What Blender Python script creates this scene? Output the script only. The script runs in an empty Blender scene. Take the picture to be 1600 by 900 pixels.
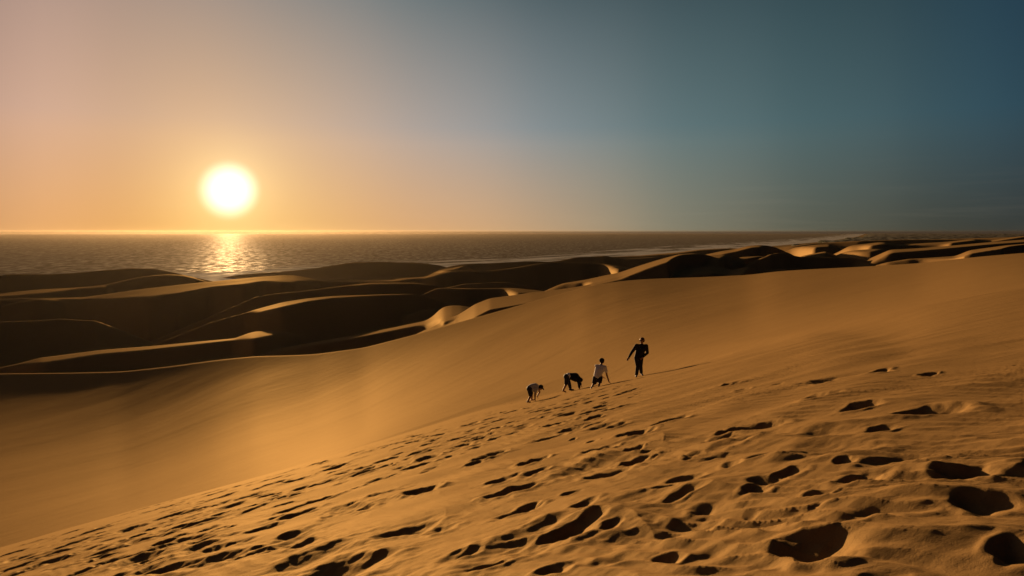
import bpy, bmesh, math, random
import numpy as np
from mathutils import Vector

# ------------------------------------------------------------------ camera, sky, sun, exposure
F, CX, HY = 1100.0, 800.0, 361.4            # focal length, centre column and horizon row of a 1600 x 900 picture
SEA = -85.0                                 # the camera stands at the origin, 85 m above the sea
SC = bpy.context.scene
COL = SC.collection
R = math.radians

cam_d = bpy.data.cameras.new('camera')
cam = bpy.data.objects.new('camera', cam_d)
COL.objects.link(cam)
cam.location = (0, 0, 0)
cam.rotation_euler = (R(90), 0, 0)
cam_d.sensor_width = 36.0
cam_d.lens = 36.0 * F / 1600.0
cam_d.shift_y = -(450.0 - HY) / 1600.0
cam_d.clip_start = 0.1
cam_d.clip_end = 400000.0
SC.camera = cam

SUN_AZ = math.atan((358.0 - CX) / F)        # 22 degrees left of the view
SUN_EL = math.atan((HY - 297.0) / math.hypot(F, 358.0 - CX))
SUN = Vector((math.sin(SUN_AZ) * math.cos(SUN_EL), math.cos(SUN_AZ) * math.cos(SUN_EL), math.sin(SUN_EL)))
EXPO = 1.15
SC.view_settings.view_transform = 'Standard'
SC.view_settings.look = 'None'
SC.view_settings.exposure = EXPO
SC.view_settings.gamma = 1.0
SC.view_settings.use_curve_mapping = False
SC.cycles.use_denoising = True
SC.cycles.max_bounces = 5
SC.cycles.diffuse_bounces = 2
SC.cycles.volume_bounces = 0
SC.cycles.sample_clamp_indirect = 4.0

sl = bpy.data.lights.new('sun', 'SUN')
sl.energy = 5.0
sl.angle = R(0.6)
sl.color = (1.0, 0.60, 0.27)
so = bpy.data.objects.new('sun', sl)
COL.objects.link(so)
so.rotation_euler = (-SUN).to_track_quat('-Z', 'Y').to_euler()

def lin(c):
    return tuple((v / 255 / 12.92) if v / 255 <= 0.04045 else ((v / 255 + 0.055) / 1.055) ** 2.4 for v in c)

class NT:
    """small helper for building node trees"""
    def __init__(s, tree): s.t = tree
    def n(s, kind, **kw):
        nd = s.t.nodes.new(kind)
        for k, v in kw.items(): setattr(nd, k, v)
        return nd
    def link(s, a, b): s.t.links.new(a, b)
    def put(s, sock, v):
        if hasattr(v, 'is_linked') or isinstance(v, bpy.types.NodeSocket): s.link(v, sock)
        else: sock.default_value = v
    def math(s, op, a, b=0.0, c=0.0, clamp=False):
        nd = s.n('ShaderNodeMath', operation=op, use_clamp=clamp)
        s.put(nd.inputs[0], a); s.put(nd.inputs[1], b); s.put(nd.inputs[2], c)
        return nd.outputs[0]
    def rng(s, v, a, b, c=0.0, d=1.0, smooth=False):
        nd = s.n('ShaderNodeMapRange', interpolation_type='SMOOTHSTEP' if smooth else 'LINEAR')
        for i, q in enumerate((v, a, b, c, d)): s.put(nd.inputs[i], q)
        return nd.outputs[0]
    def mix(s, f, a, b, mode='MIX'):
        nd = s.n('ShaderNodeMix', data_type='RGBA', blend_type=mode)
        s.put(nd.inputs[0], f); s.put(nd.inputs[6], a); s.put(nd.inputs[7], b)
        return nd.outputs[2]
    def ramp(s, f, stops, interp='LINEAR'):
        nd = s.n('ShaderNodeValToRGB')
        r = nd.color_ramp; r.interpolation = interp
        while len(r.elements) < len(stops): r.elements.new(0.5)
        for e, (p, c) in zip(r.elements, stops):
            e.position = p; e.color = (*c, 1)
        s.put(nd.inputs[0], f)
        return nd.outputs[0]
    def noise(s, vec, scale, detail=3.0, rough=0.5):
        nd = s.n('ShaderNodeTexNoise')
        s.put(nd.inputs['Vector'], vec)
        nd.inputs['Scale'].default_value = scale
        nd.inputs['Detail'].default_value = detail
        nd.inputs['Roughness'].default_value = rough
        return nd.outputs['Fac']

world = bpy.data.worlds.new('World')
SC.world = world
world.use_nodes = True
wt = world.node_tree
wt.nodes.clear()
W = NT(wt)
sky = W.n('ShaderNodeTexSky', sky_type='NISHITA')
sky.sun_disc = False
sky.sun_elevation = SUN_EL
sky.sun_rotation = SUN_AZ
sky.air_density = 1.0
sky.dust_density = 2.0
tc = W.n('ShaderNodeTexCoord')
sep = W.n('ShaderNodeSeparateXYZ')
W.link(tc.outputs['Generated'], sep.inputs[0])
az = W.math('DIVIDE', W.math('ARCTAN2', sep.outputs[0], sep.outputs[1]), math.pi * 2)
az = W.math('ADD', az, 0.5)                                     # 0.5 = straight ahead (+Y)
el = W.math('MULTIPLY', W.math('ARCSINE', sep.outputs[2]), 180 / math.pi)
def az_of(px): return 0.5 + math.atan((px - CX) / F) / (2 * math.pi)
SKG = 2.0 ** -EXPO / 0.1                    # picture value to sky radiance
def sky_row(pts, back, left):
    st = [(0.0, lin(back)), (0.22, lin(left))] + [(az_of(p), lin(c)) for p, c in pts] + [(0.70, lin(back)), (1.0, lin(back))]
    return W.ramp(az, st, 'CARDINAL')
row0 = sky_row([(0, (214, 158, 102)), (200, (224, 167, 98)), (358, (232, 182, 106)), (600, (218, 169, 114)), (800, (196, 160, 120)),
                (1000, (147, 136, 112)), (1200, (104, 103, 87)), (1400, (76, 77, 66)), (1600, (55, 58, 54))], (36, 42, 50), (70, 50, 42))
row1 = sky_row([(0, (200, 162, 140)), (200, (208, 170, 140)), (358, (212, 175, 142)), (600, (185, 167, 154)), (800, (147, 151, 152)),
                (1000, (108, 126, 129)), (1200, (82, 106, 110)), (1400, (65, 90, 97)), (1600, (45, 72, 85))], (32, 40, 50), (60, 47, 46))
row2 = sky_row([(0, (157, 133, 124)), (200, (158, 139, 129)), (400, (143, 136, 131)), (600, (112, 121, 123)), (800, (84, 99, 104)),
                (1000, (65, 83, 89)), (1200, (52, 73, 80)), (1400, (42, 64, 73)), (1600, (31, 55, 71))], (24, 33, 44), (50, 43, 46))
row3 = sky_row([(0, (36, 38, 46)), (400, (32, 38, 46)), (800, (20, 28, 36)), (1200, (14, 22, 30)), (1600, (10, 17, 25))], (9, 14, 21), (24, 22, 28))
sk = W.mix(W.rng(el, 0.0, 8.4), row0, row1)
sk = W.mix(W.rng(el, 7.0, 19.0), sk, row2)
sk = W.mix(W.rng(el, 18.0, 42.0, smooth=True), sk, row3)
sk = W.mix(W.rng(el, -0.05, 0.02, 0.85, 0.0), sk, (0.02, 0.02, 0.02, 1))      # below the horizon
# faint streaks of thin cirrus low over the horizon
mp = W.n('ShaderNodeMapping')
W.link(tc.outputs['Generated'], mp.inputs[0]); mp.inputs['Scale'].default_value = (3, 3, 60)
st = W.noise(mp.outputs[0], 2.0, 4.0)
sk = W.mix(W.math('MULTIPLY', W.rng(st, 0.5, 0.75), W.rng(el, 0.0, 6.0, 0.02, 0.0)), sk, (1, 0.8, 0.55, 1))
# the glow round the sun and its overexposed disc
dt = W.n('ShaderNodeVectorMath', operation='DOT_PRODUCT')
W.link(tc.outputs['Generated'], dt.inputs[0]); dt.inputs[1].default_value = SUN
gam = W.math('MULTIPLY', W.math('ARCCOSINE', W.math('MINIMUM', dt.outputs['Value'], 0.9999999)), 180 / math.pi)
g1 = W.math('EXPONENT', W.math('MULTIPLY', gam, -1 / 2.0))
g2 = W.math('EXPONENT', W.math('MULTIPLY', gam, -1 / 5.0))
disc = W.rng(gam, 2.5, 0.5, smooth=True)
def vscale(col, f):
    nd = W.n('ShaderNodeVectorMath', operation='SCALE')
    W.put(nd.inputs[0], col); W.put(nd.inputs[3], f)
    return nd.outputs[0]
def vadd(a, b):
    nd = W.n('ShaderNodeVectorMath', operation='ADD')
    W.put(nd.inputs[0], a); W.put(nd.inputs[1], b)
    return nd.outputs[0]
glow = vadd(vscale((1.0, 0.80, 0.36), W.math('MULTIPLY', g1, 0.7)), vscale((0.55, 0.30, 0.08), W.math('MULTIPLY', g2, 0.05)))
glow = vadd(glow, vscale((1.0, 0.96, 0.86), W.math('MULTIPLY', disc, 1.1)))
tot = vadd(vscale(vadd(sk, glow), SKG), vscale(sky.outputs[0], 0.008))
bg = W.n('ShaderNodeBackground')
bg.inputs[1].default_value = 0.1
W.link(tot, bg.inputs[0])
wo = W.n('ShaderNodeOutputWorld')
W.link(bg.outputs[0], wo.inputs[0])

# ------------------------------------------------------------------ noise
def _hash(ix, iy, seed):
    h = (ix.astype(np.int64) * 374761393 + iy.astype(np.int64) * 668265263 + seed * 1442695041) & 0x7fffffff
    h = ((h ^ (h >> 13)) * 1274126177) & 0x7fffffff
    return (h ^ (h >> 16)) & 0xffff
def gnoise(x, y, seed=0):
    """2D gradient noise, about -1 .. 1"""
    x0 = np.floor(x); y0 = np.floor(y)
    fx = x - x0; fy = y - y0
    u = fx * fx * fx * (fx * (fx * 6 - 15) + 10); v = fy * fy * fy * (fy * (fy * 6 - 15) + 10)
    def g(i, j):
        a = _hash(x0 + i, y0 + j, seed) * (2 * math.pi / 65536)
        return np.cos(a) * (fx - i) + np.sin(a) * (fy - j)
    n0 = g(0, 0) * (1 - u) + g(1, 0) * u
    n1 = g(0, 1) * (1 - u) + g(1, 1) * u
    return 1.5 * (n0 * (1 - v) + n1 * v)
def smax(a, b, k):
    h = np.clip(0.5 + 0.5 * (a - b) / k, 0, 1)
    return b + (a - b) * h + k * h * (1 - h)
def sstep(x, a, b):
    t = np.clip((x - a) / (b - a), 0, 1)
    return t * t * (3 - 2 * t)
def theta(px): return np.arctan((np.asarray(px, float) - CX) / F)

# ------------------------------------------------------------------ the terrain
# the grid of bearings
C_ = [np.linspace(R(-46), R(46), 1301), np.linspace(R(-180), R(-46), 61)[:-1], np.linspace(R(46), R(180), 61)[1:]]
TH = np.concatenate([C_[1], C_[0], C_[2]])
NCOL = len(TH)
TC = np.clip(TH, R(-44), R(44))
PX = CX + F * np.tan(TC)                    # the picture column of every bearing
COS = np.cos(TC)
def along(pts, col, smooth=5.0):
    """values of a polyline at every bearing, softened over a few columns"""
    xs = [p[0] for p in pts]; ys = [p[col] for p in pts]
    v = np.interp(PX, xs, ys)
    if smooth > 0:
        k = max(1, int(smooth)); w = np.hanning(2 * k + 3)[1:-1]; w /= w.sum()
        v = np.convolve(np.pad(v, k, mode='edge'), w, 'valid')
    return v

NA, NB, NH = 0.266, -0.197, -1.7            # the slope the camera stands on
def near_plane(x, y):
    z = NH + NA * x + NB * y - 0.13 * (np.sqrt(np.maximum(x - 0.4 * np.abs(y) - 0.3, 0) ** 2 + 1) - 1)
    return np.where(z > 3, 3 + 5 * np.tanh((z - 3) / 5), z)
EDGE = [(-300, 935), (0, 856), (100, 827), (250, 786), (400, 746), (500, 717), (600, 687), (700, 657), (750, 641), (800, 629),
        (900, 607), (1000, 585), (1060, 574), (1120, 566)]
ev = np.interp(PX, [p[0] for p in EDGE], [p[1] for p in EDGE]) - HY
RHO0 = np.interp(PX, [0, 700, 1000, 1200, 1600], [20, 24, 24, 24, 30])
KB = np.zeros(NCOL)
SLIM = 0.62
def bend(q, k):
    q = np.maximum(q, 0); q1 = SLIM / (2 * k)
    return np.where(q < q1, k * q * q, k * q1 * q1 + SLIM * (q - q1))
_rr = np.linspace(4, 90, 400)
for j in range(NCOL):
    lo, hi = 1e-5, 0.2
    zz = near_plane(_rr * math.sin(TC[j]), _rr * math.cos(TC[j]))
    tgt = -ev[j] / F * COS[j]
    for _ in range(26):
        k = math.sqrt(lo * hi)
        if ((zz - bend(_rr - RHO0[j], k)) / _rr).max() > tgt: lo = k
        else: hi = k
    KB[j] = k
KB = np.where(PX > 1100, 0.0025, KB)
KB = np.convolve(np.pad(KB, 30, mode='edge'), np.ones(61) / 61, 'valid')

# the long smooth slope beyond it: picture column, row of its crest, distance of the crest, distance and height of its foot, rise at the crest
MID = [(-300, 590, 310, 72.0, -37.44, 0.035), (0, 584, 275, 66.2, -29.52, 0.035), (109, 583, 258, 63.4, -27.36, 0.035), (193, 581, 242, 61.2, -25.2, 0.035), (267, 573, 228, 57.6, -22.68, 0.035), (340, 563, 212, 55.4, -20.88, 0.045), (400, 557, 200, 54.0, -19.3, 0.045), (450, 556, 190, 53.3, -18.0, 0.045), (493, 554, 183, 52.6, -16.99, 0.045), (568, 544, 168, 54.5, -16.58, 0.045), (649, 523, 160, 57.7, -16.32, 0.045), (761, 491.5, 150, 61.4, -14.98, 0.045), (816, 476, 147, 60.2, -13.74, 0.045), (855, 465, 146, 60.0, -12.78, 0.045), (892, 455, 145, 57.7, -11.63, 0.045), (918, 447.5, 144, 56.0, -11.0, 0.02), (967, 439.5, 142, 53.0, -9.6, 0.02), (1011, 436, 139, 50.0, -8.7, 0.03), (1060, 434.3, 132, 47.0, -7.9, 0.03), (1091, 433.3, 126, 44.0, -7.3, 0.03), (1120, 432, 122, 42.0, -6.8, 0.03), (1170, 429.5, 115, 38.0, -5.9, 0.04), (1215, 424, 107, 34.0, -5.0, 0.04), (1260, 421, 100, 31.0, -4.4, 0.04), (1302, 419, 94, 29.0, -3.9, 0.04), (1360, 416, 86, 27.0, -3.3, 0.04), (1440, 411, 76, 26.0, -2.7, 0.04), (1530, 401, 67, 25.0, -2.2, 0.04), (1600, 395, 60, 24.0, -1.85, 0.04), (1900, 380, 55, 24.0, -1.2, 0.04)]
m_v = along(MID, 1, 18) - HY; m_r = along(MID, 2, 150) / COS; m_b = along(MID, 3, 150) / COS; m_zb = along(MID, 4, 150); m_s = along(MID, 5, 150)
m_z = -m_v / F * m_r * COS
m_L = m_r - m_b
m_c = (m_zb - m_z + m_s * m_L) / (m_L ** 2)

# dune ridges: crest points (column, row, thickness in rows of the sunlit top), distance, face slope, back slope, tilt of the top
RIDGES = [
 # by the sea
 dict(d=900, sn=.42, p=[(-200, 437, 0), (0, 430, .6), (20, 428, .6), (80, 428, .5), (130, 425, .5), (200, 419, .8), (240, 419.5, .6), (265, 424, .3), (300, 432, .3), (330, 438, .3), (350, 443, 0)]),
 dict(d=1300, sn=.42, p=[(315, 437, 0), (380, 428, .3), (440, 424, .3), (490, 419, .3), (550, 409.5, .4), (600, 409, .4), (650, 410, .3), (680, 413, .3), (705, 418, 0)]),
 dict(d=1250, sn=.42, p=[(690, 418, 0), (711, 414, .3), (731, 411.5, .3), (765, 411, .3), (791, 409.5, .3), (825, 408, .3), (857, 408.5, .3), (875, 407, .3), (900, 401.5, .3), (932, 400.6, .3), (947, 399, .5), (960, 403, .3), (975, 404.5, .3), (1000, 403, .6), (1025, 401, .6), (1045, 404, 0)]),
 dict(d=1750, sn=.3, p=[(930, 402, 0), (1000, 399, 1.2), (1060, 394, 1.6), (1090, 390, 1.2), (1130, 388, 1.0), (1160, 388, 0.6), (1180, 391, 0)]),
 # left field
 dict(d=760, sn=.4, p=[(-200, 468, 4), (0, 458, 5), (60, 452, 6), (110, 449, 4), (140, 447, 3), (170, 443, 2), (220, 432, 1.2), (260, 428, 2), (285, 429, 2), (300, 432.5, 2), (326, 441, 1), (340, 446, 0)]),
 dict(d=740, sn=.4, p=[(40, 459, 0), (80, 455, 1), (120, 450, 2), (165, 446.5, 2), (185, 451, .4), (200, 456, 0)]),
 dict(d=640, tk=.25, sn=.42, p=[(-200, 468, 1), (0, 466.5, 1.5), (60, 465.5, 1.5), (130, 464, 4), (180, 457.5, 8), (230, 450, 12), (280, 444.5, 11), (330, 439.5, 7.5), (380, 434, 9), (410, 431.5, 7), (440, 429.5, 9), (462, 430, 9), (480, 433.5, 5.5), (500, 438, .5), (540, 439, .4), (600, 440, 0)]),
 dict(d=610, sn=.4, p=[(20, 471, 0), (60, 466.5, 1.4), (85, 468, 1.2), (107, 471.5, .4), (120, 475, 0)]),
 dict(d=760, sn=.4, p=[(480, 440, .3), (540, 439, .5), (610, 437.5, 2), (632, 434, 3), (659, 433, 1.5), (672, 432, .5), (690, 431, 0)]),
 dict(d=900, sn=.4, p=[(682, 424, 0), (690, 421, 2.5), (710, 418, 3), (727, 414.5, 1), (732, 417, 0)]),
 dict(d=780, sn=.42, p=[(600, 440, 0), (632, 437, 2), (660, 432.5, 2.5), (685, 426, 3), (707, 423, 1), (735, 423, .8), (763, 423, .5), (782, 421, .8), (810, 417.5, .8), (840, 412, .6), (857, 409.5, .3), (880, 409, .2), (908, 410, .6), (930, 411, .4), (945, 412, .5), (957, 413.5, 4), (968, 415, 6), (987, 418, 3), (1005, 424, 0)]),
 dict(d=520, sn=.3, p=[(690, 450, 0), (725, 442, 0), (770, 439.5, 0), (790, 439.5, 0), (820, 444.5, 0), (835, 450, 0)]),
 dict(d=440, sn=.42, p=[(400, 463, 0), (425, 459, .4), (471, 455, .8), (510, 450, .8), (548, 445, 1.2), (562, 443, 2), (580, 441.3, 2.2), (615, 440.6, 2), (650, 441, 2), (680, 445, .8), (694, 452, 0), (704, 459, 0)]),
 dict(d=380, sn=.42, p=[(680, 450, 0), (692, 449, .8), (726, 449.5, 1.8), (750, 450, .9), (791, 449.5, 1.2), (803, 450, 6), (815, 451, 6.5), (823, 452, 6), (847, 454.6, 4), (870, 459, 0)]),
 dict(d=430, sn=.28, p=[(-200, 507, 0), (0, 501, 0), (60, 499, 0), (95, 496, 0), (150, 500, 0)]),
 dict(d=350, sn=.36, p=[(280, 522, 0), (327, 503, 0), (358, 494, 0), (390, 486, 0), (396, 484, 5), (440, 472.5, 6.5), (480, 466, 4.5), (520, 462, 3), (560, 460.5, 2.4), (600, 459.3, 1.8), (630, 459, 1.3), (655, 460.5, .3), (680, 467, 0), (708, 476, 0)]),
 dict(d=320, sn=.36, p=[(630, 494, 0), (660, 484, 0), (676, 481.5, 0), (690, 484, 0), (700, 490, 0)]),
 dict(d=(320, 285), sn=.38, p=[(-100, 592, 2), (0, 574, 2), (20, 570, 2), (62, 559, 8), (155, 547, 6.5), (249, 539, 5.5), (311, 533, 4.5), (367, 528, 3.5), (385, 521, 9), (398, 517.5, 10), (430, 517, 6), (448, 518.5, 1), (470, 526, 0)]),
 dict(d=(262, 250), sn=.5, s=2, tk=.4, p=[(230, 577, 0), (267, 571.5, 2), (300, 566, 2), (340, 560, 2.5), (373, 555, 3), (400, 550.5, 4), (462, 539, 5), (549, 523.5, 5.5), (618, 510.5, 5), (650, 504, 5), (664, 501, 6), (672, 497, 8), (679, 491.5, 11), (686, 484.5, 15), (693, 479.3, 18), (705, 477, 18), (720, 477.3, 15), (740, 481, 6), (752, 484.5, .5), (775, 497, 0)]),
 # just behind the long slope
 dict(d=200, sn=-.03, sf=.4, p=[(712, 494, 0), (728, 484, 0), (743, 474.5, 0), (765, 466, 0), (802, 461, 0), (830, 457, 0), (855, 454.5, 0), (892, 449.5, 0), (930, 444, 0), (960, 441, 0)]),
 dict(d=210, sn=.02, sf=.3, p=[(860, 462, 0), (880, 455, 1), (905, 448, 1), (936, 441, 1), (960, 434.5, 0), (992, 428, 0), (1025, 426, 0), (1060, 430, 0), (1100, 438, 0)]),
 dict(d=255, sn=.45, sf=.3, p=[(850, 455, 0), (868, 447, 1), (880, 442.5, 1.4), (905, 438.5, 3), (919, 436, 3), (925, 434.5, 12), (945, 430, 12), (967, 425.5, 12), (1005, 412.5, 12), (1030, 405, 10), (1061, 396.5, 2), (1085, 395, 1), (1110, 398, 0)]),
 dict(d=330, sn=.15, sf=.3, p=[(1005, 424, 0), (1040, 419.5, 9), (1060, 411, 12), (1085, 404.5, 12), (1110, 398, 10), (1130, 397, 4), (1150, 400, 0)]),
 dict(d=230, sn=-.01, sf=.3, p=[(960, 436, 0), (1000, 428, 0), (1030, 422.5, 0), (1060, 421, 0), (1091, 417.5, 0), (1112, 416, 0), (1135, 419, 0), (1160, 426, 0)]),
 dict(d=215, sn=.4, sf=.3, p=[(1105, 434, 0), (1115, 431, 2), (1135, 425, 6), (1154, 420, 8), (1168, 416.5, 7), (1174, 417, 2), (1185, 422, 0)]),
 dict(d=235, sn=.4, sf=.3, p=[(1165, 424, 0), (1178, 421, .8), (1201, 422, .6), (1222, 419.5, .8), (1244, 418.3, .6), (1262, 421, 0)]),
 dict(d=360, sn=.45, sf=.3, p=[(1110, 417, 0), (1129, 410, 5), (1141, 405, 6), (1160, 401.5, 3.5), (1185, 400, 1), (1202, 400.6, .5), (1214, 404, 0), (1226, 410, 0), (1245, 420, 0)]),
 dict(d=520, sn=.4, sf=.3, p=[(1090, 400, 0), (1110, 396, 3), (1130, 391.5, 7), (1147, 389, 9), (1172, 383.3, 9), (1185, 382.3, 8), (1191, 382.5, 3), (1204, 384, .4), (1217, 387.5, 0), (1226, 391, 0), (1250, 402, 0)]),
 dict(d=440, sn=.4, sf=.3, p=[(1130, 399, 0), (1160, 395, 2), (1180, 392, 2), (1192, 389.5, 1), (1200, 394, 0)]),
 dict(d=300, sn=.42, sf=.3, p=[(1205, 395, 0), (1226, 393, 0), (1245, 400, 0), (1290, 402.7, .3), (1327, 403, .3), (1346, 406, .8), (1358, 409, 2), (1366, 414.5, 2), (1375, 420, 0)]),
 dict(d=560, sn=.2, sf=.3, p=[(1245, 403, 0), (1251, 400, 1), (1265, 397, 3.5), (1287, 392.5, 6.5), (1294, 392, 7), (1300, 396, 2), (1310, 400, 0)]),
 dict(d=950, sn=.3, sf=.2, p=[(1240, 387, 0), (1251, 385, 1), (1277, 382, 4), (1301, 381.3, 5), (1306, 386, 1), (1315, 390, 0)]),
 dict(d=1300, sn=.3, sf=.2, p=[(1205, 388, 0), (1240, 384, .6), (1270, 380, .5), (1310, 378, .6), (1345, 376, .7), (1380, 375, .6), (1420, 374, .6), (1480, 373.5, .8), (1600, 370, 1)]),
 dict(d=640, sn=.3, sf=.2, p=[(1300, 398, 0), (1310, 394, .8), (1320, 387.8, 1), (1327, 384.5, 1.2), (1340, 382.3, 1.2), (1352, 381, 1.5), (1368, 379, 6), (1377, 378, 7), (1390, 379, 7), (1400, 380.5, 4), (1420, 381, 2), (1476, 378, 2), (1510, 374.5, 3), (1521, 373.5, 3), (1545, 376, 4), (1570, 372.5, 5), (1594, 369.5, 5), (1600, 369, 5), (1800, 364, 5)]),
 dict(d=460, sn=.3, sf=.2, p=[(1305, 399, 0), (1320, 393, .6), (1340, 390.5, 2), (1370, 389, 2.5), (1385, 390, 1), (1395, 394, 0)]),
 dict(d=330, sn=.0, sf=.25, p=[(1350, 407, 0), (1362, 402, 0), (1377, 395.5, 0), (1390, 389.5, 0), (1427, 387.5, 0), (1465, 385, 0), (1510, 381.5, 0), (1535, 379.5, 0), (1570, 377, 0), (1600, 375, 0), (1800, 370, 0)]),
 dict(d=150, sn=.25, sf=.3, p=[(1370, 414, 0), (1385, 410, .6), (1420, 404.5, .8), (1440, 403.5, 1), (1493, 400, 3), (1515, 391, 6), (1544, 387, 6), (1575, 383, 2), (1600, 381, 1), (1800, 370, 1)]),
]
for r in RIDGES:
    p = r['p']; d = r['d']; sm = r.get('s', 4)
    v = along(p, 1, sm) - HY
    t = np.maximum(along(p, 2, 9 if sm > 2 else 2), 0)
    out = np.maximum(theta(p[0][0]) - TC, 0) + np.maximum(TC - theta(p[-1][0]), 0)
    dd = d if not isinstance(d, tuple) else np.interp(PX, [p[0][0], p[-1][0]], d)
    d = r['d'] = float(np.mean(d))
    rc = dd / COS * (1 + 0.012 * np.sin(TC * 23 + d))
    zc = -v / F * rc * COS
    zc = zc - out * rc * 0.45 - (np.abs(TH - TC) * rc * 0.3)
    vt = np.maximum(v, 5) / F * COS
    tilt = r.get('tk', 0.45) * vt
    wd = (t / F * COS * rc) / (vt - tilt)
    wd = np.minimum(wd, rc * 0.25)
    r.update(rc=rc, zc=zc, rb=rc - wd, zb=zc + tilt * wd, tilt_=tilt)

COAST = [(-60000, -30000), (-4500, -3000), (-1800, -200), (-1030, 700), (-525, 1230), (-180, 1800), (179, 2460), (595, 3117), (1071, 4065), (2380, 6233), (5312, 11687), (30000, 60000), (90000, 180000)]
_cy = [p[1] for p in COAST]; _cx = [p[0] for p in COAST]
def inland(x, y):
    return (x - np.interp(y, _cy, _cx)) * 0.87 - 130 - 250 * sstep(y, 1300, 2300)

def footprint_list():
    P = """208,800,32 254,787,36 245,796,48 203,827,75 260,808,35 222,845,45 211,840,22 142,831,58 103,834,58 100,854,50 89,864,45 137,859,35
    158,863,30 169,868,35 183,875,40 219,873,75 244,878,30 128,895,45 11,867,35 32,872,45 258,848,35 256,891,50 71,880,40 53,847,50 20,888,40
    498,724,28 444,739,26 381,757,36 416,751,32 521,732,32 465,750,34 500,755,52 419,759,50 316,773,34 338,779,42 335,772,28 295,800,56 356,793,44
    392,792,28 456,776,32 440,779,30 391,775,40 419,774,25 472,790,40 505,780,40 470,802,42 302,821,45 342,788,30 360,825,18 340,829,30 400,828,42
    430,809,30 314,846,32 311,856,50 337,874,105 451,851,85 288,845,60 274,888,50 535,890,120
    505,723,16 553,709,24 575,706,34 608,696,24 640,683,24 633,690,22 660,679,24 647,690,20 665,683,16 687,679,24 695,672,10 623,699,18 735,663,22
    720,684,32 719,697,30 754,683,30 774,669,22 631,707,24 607,718,36 655,709,36 672,693,22 671,714,44 662,725,40 617,727,8 566,731,28 569,739,40
    601,729,30 544,737,30 521,731,30 763,715,42 600,770,46 660,768,56 518,775,40 562,795,40 635,830,70 690,826,50 774,754,26
    750,640.5,10 767,636,16 780,632.5,16 791,630.5,14 807,628.5,14 818,628.5,14 773,647,16 786,644,18 800,643,22 821,635,14 837,632,10 852,627,12
    862,622,14 873,618,14 878,613.5,10 737,663,22 768,654,24 782,657,20 805,653,20 798,660,16 813,658,14 779,669,32 836,643,16 848,641,20 852,647,26
    866,632,16 890,635,26 900,620,16 901,627,16 931,614,14 921,617,12 946,617,18 969,603,14 988,602,8 889,647,28 940,635,26 972,635,46 916,649,18
    930,653,28 930,642,36 849,666,14 871,663,40 891,672,38 844,688,22 858,685,36 962,666,30 992,679,40 896,685,14 926,689,20 770,712,46
    833,722,44 835,741,48 784,752,40 785,775,50 815,766,50 802,802,40 826,793,40 955,742,52 890,832,95 973,795,34 915,793,44 957,825,40 767,880,70
    722,869,60 869,893,50 989,720,46 933,705,50 891,771,24
    1050,659,46 1005,679,44 1143,675,36 1185,668,64 990,704,36 1012,706,20 1018,718,16 1076,722,16 1091,713,36 1123,718,34 1192,720,42 1144,733,34
    997,722,44 1070,752,44 1040,767,36 1232,745,40 1200,757,46 1129,685,36 971,741,24
    1064,780,50 1182,772,40 1046,876,40 1278,868,115 1276,802,30 1280,780,44 1180,806,40 1100,826,50
    1320,727,32 1353,753,54 1513,747,72 1538,802,70 1349,824,54 1587,878,60
    1143,602,28 1161,610,22 1215,600,16 1289,595,44 1374,582,36 1452,586,24 1592,575,18 1281,620,50 1347,636,44 1460,643,78 1378,669,40"""
    return [tuple(float(v) for v in q.split(',')) for q in P.split()]

def ray_near(px, py):
    """where the sight line of a picture point meets the slope in front"""
    th = math.atan((px - CX) / F)
    j = int(np.argmin(np.abs(TH - th)))
    rr = np.linspace(1.5, 60, 6000)
    z = near_plane(rr * math.sin(th), rr * math.cos(th)) - bend(rr - RHO0[j], KB[j])
    ray = -(py - HY) / F * rr * math.cos(th)
    i = np.argmax(z >= ray) if (z >= ray).any() else int(np.argmax(z - ray))
    return rr[i] * math.sin(th), rr[i] * math.cos(th), rr[i]

PRINTS = []
rng = random.Random(5)
FAINT = {(835, 741), (784, 752), (1129, 685), (1180, 806), (1100, 826), (1289, 595), (1091, 713), (722, 869), (400, 828), (770, 712), (1215, 600),
         (600, 770), (635, 830), (690, 826), (933, 705), (972, 635), (930, 642), (1123, 718), (1144, 733), (915, 793)}
for px, py, w in footprint_list():
    x, y, rr = ray_near(px, py)
    wd = min(max(w * rr / F, 0.16), 0.95)
    dp = (0.24 if rr > 13 else 0.225) * min(wd, 0.6) * (0.62 if (int(px), int(py)) in FAINT else 1.0) * rng.uniform(0.85, 1.15)
    PRINTS.append((x, y, wd * 0.55, dp, rng.uniform(-0.5, 0.7), rng.uniform(1.0, 1.4), rng.random() * 6.28))
# older, half filled steps between them, along the trodden strip
EX = [p[0] for p in EDGE]; EY = [p[1] for p in EDGE]
n = 0
while n < 300:
    px = rng.uniform(-40, 1000)
    e = np.interp(px, EX, EY)
    py = e + 5 + abs(rng.gauss(0, 1)) * (60 if px < 520 else 34)
    if py > 905: continue
    x, y, rr = ray_near(px, py)
    wd = rng.uniform(0.24, 0.52)
    PRINTS.append((x, y, wd * 0.55, wd * rng.uniform(0.06, 0.2), rng.uniform(-1.2, 1.2), rng.uniform(1.0, 1.7), rng.random() * 6.28))
    n += 1
# broad wind softened hollows nearer by
for _ in range(38):
    px = rng.uniform(450, 1400); py = rng.uniform(660, 930)
    x, y, rr = ray_near(px, py)
    wd = rng.uniform(0.5, 1.0) * min(1.0, 0.25 + 0.075 * rr)
    PRINTS.append((x, y, wd * 0.5, wd * rng.uniform(0.05, 0.11), rng.uniform(-0.9, 0.3), rng.uniform(1.1, 2.0), rng.random() * 6.28))

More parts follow.
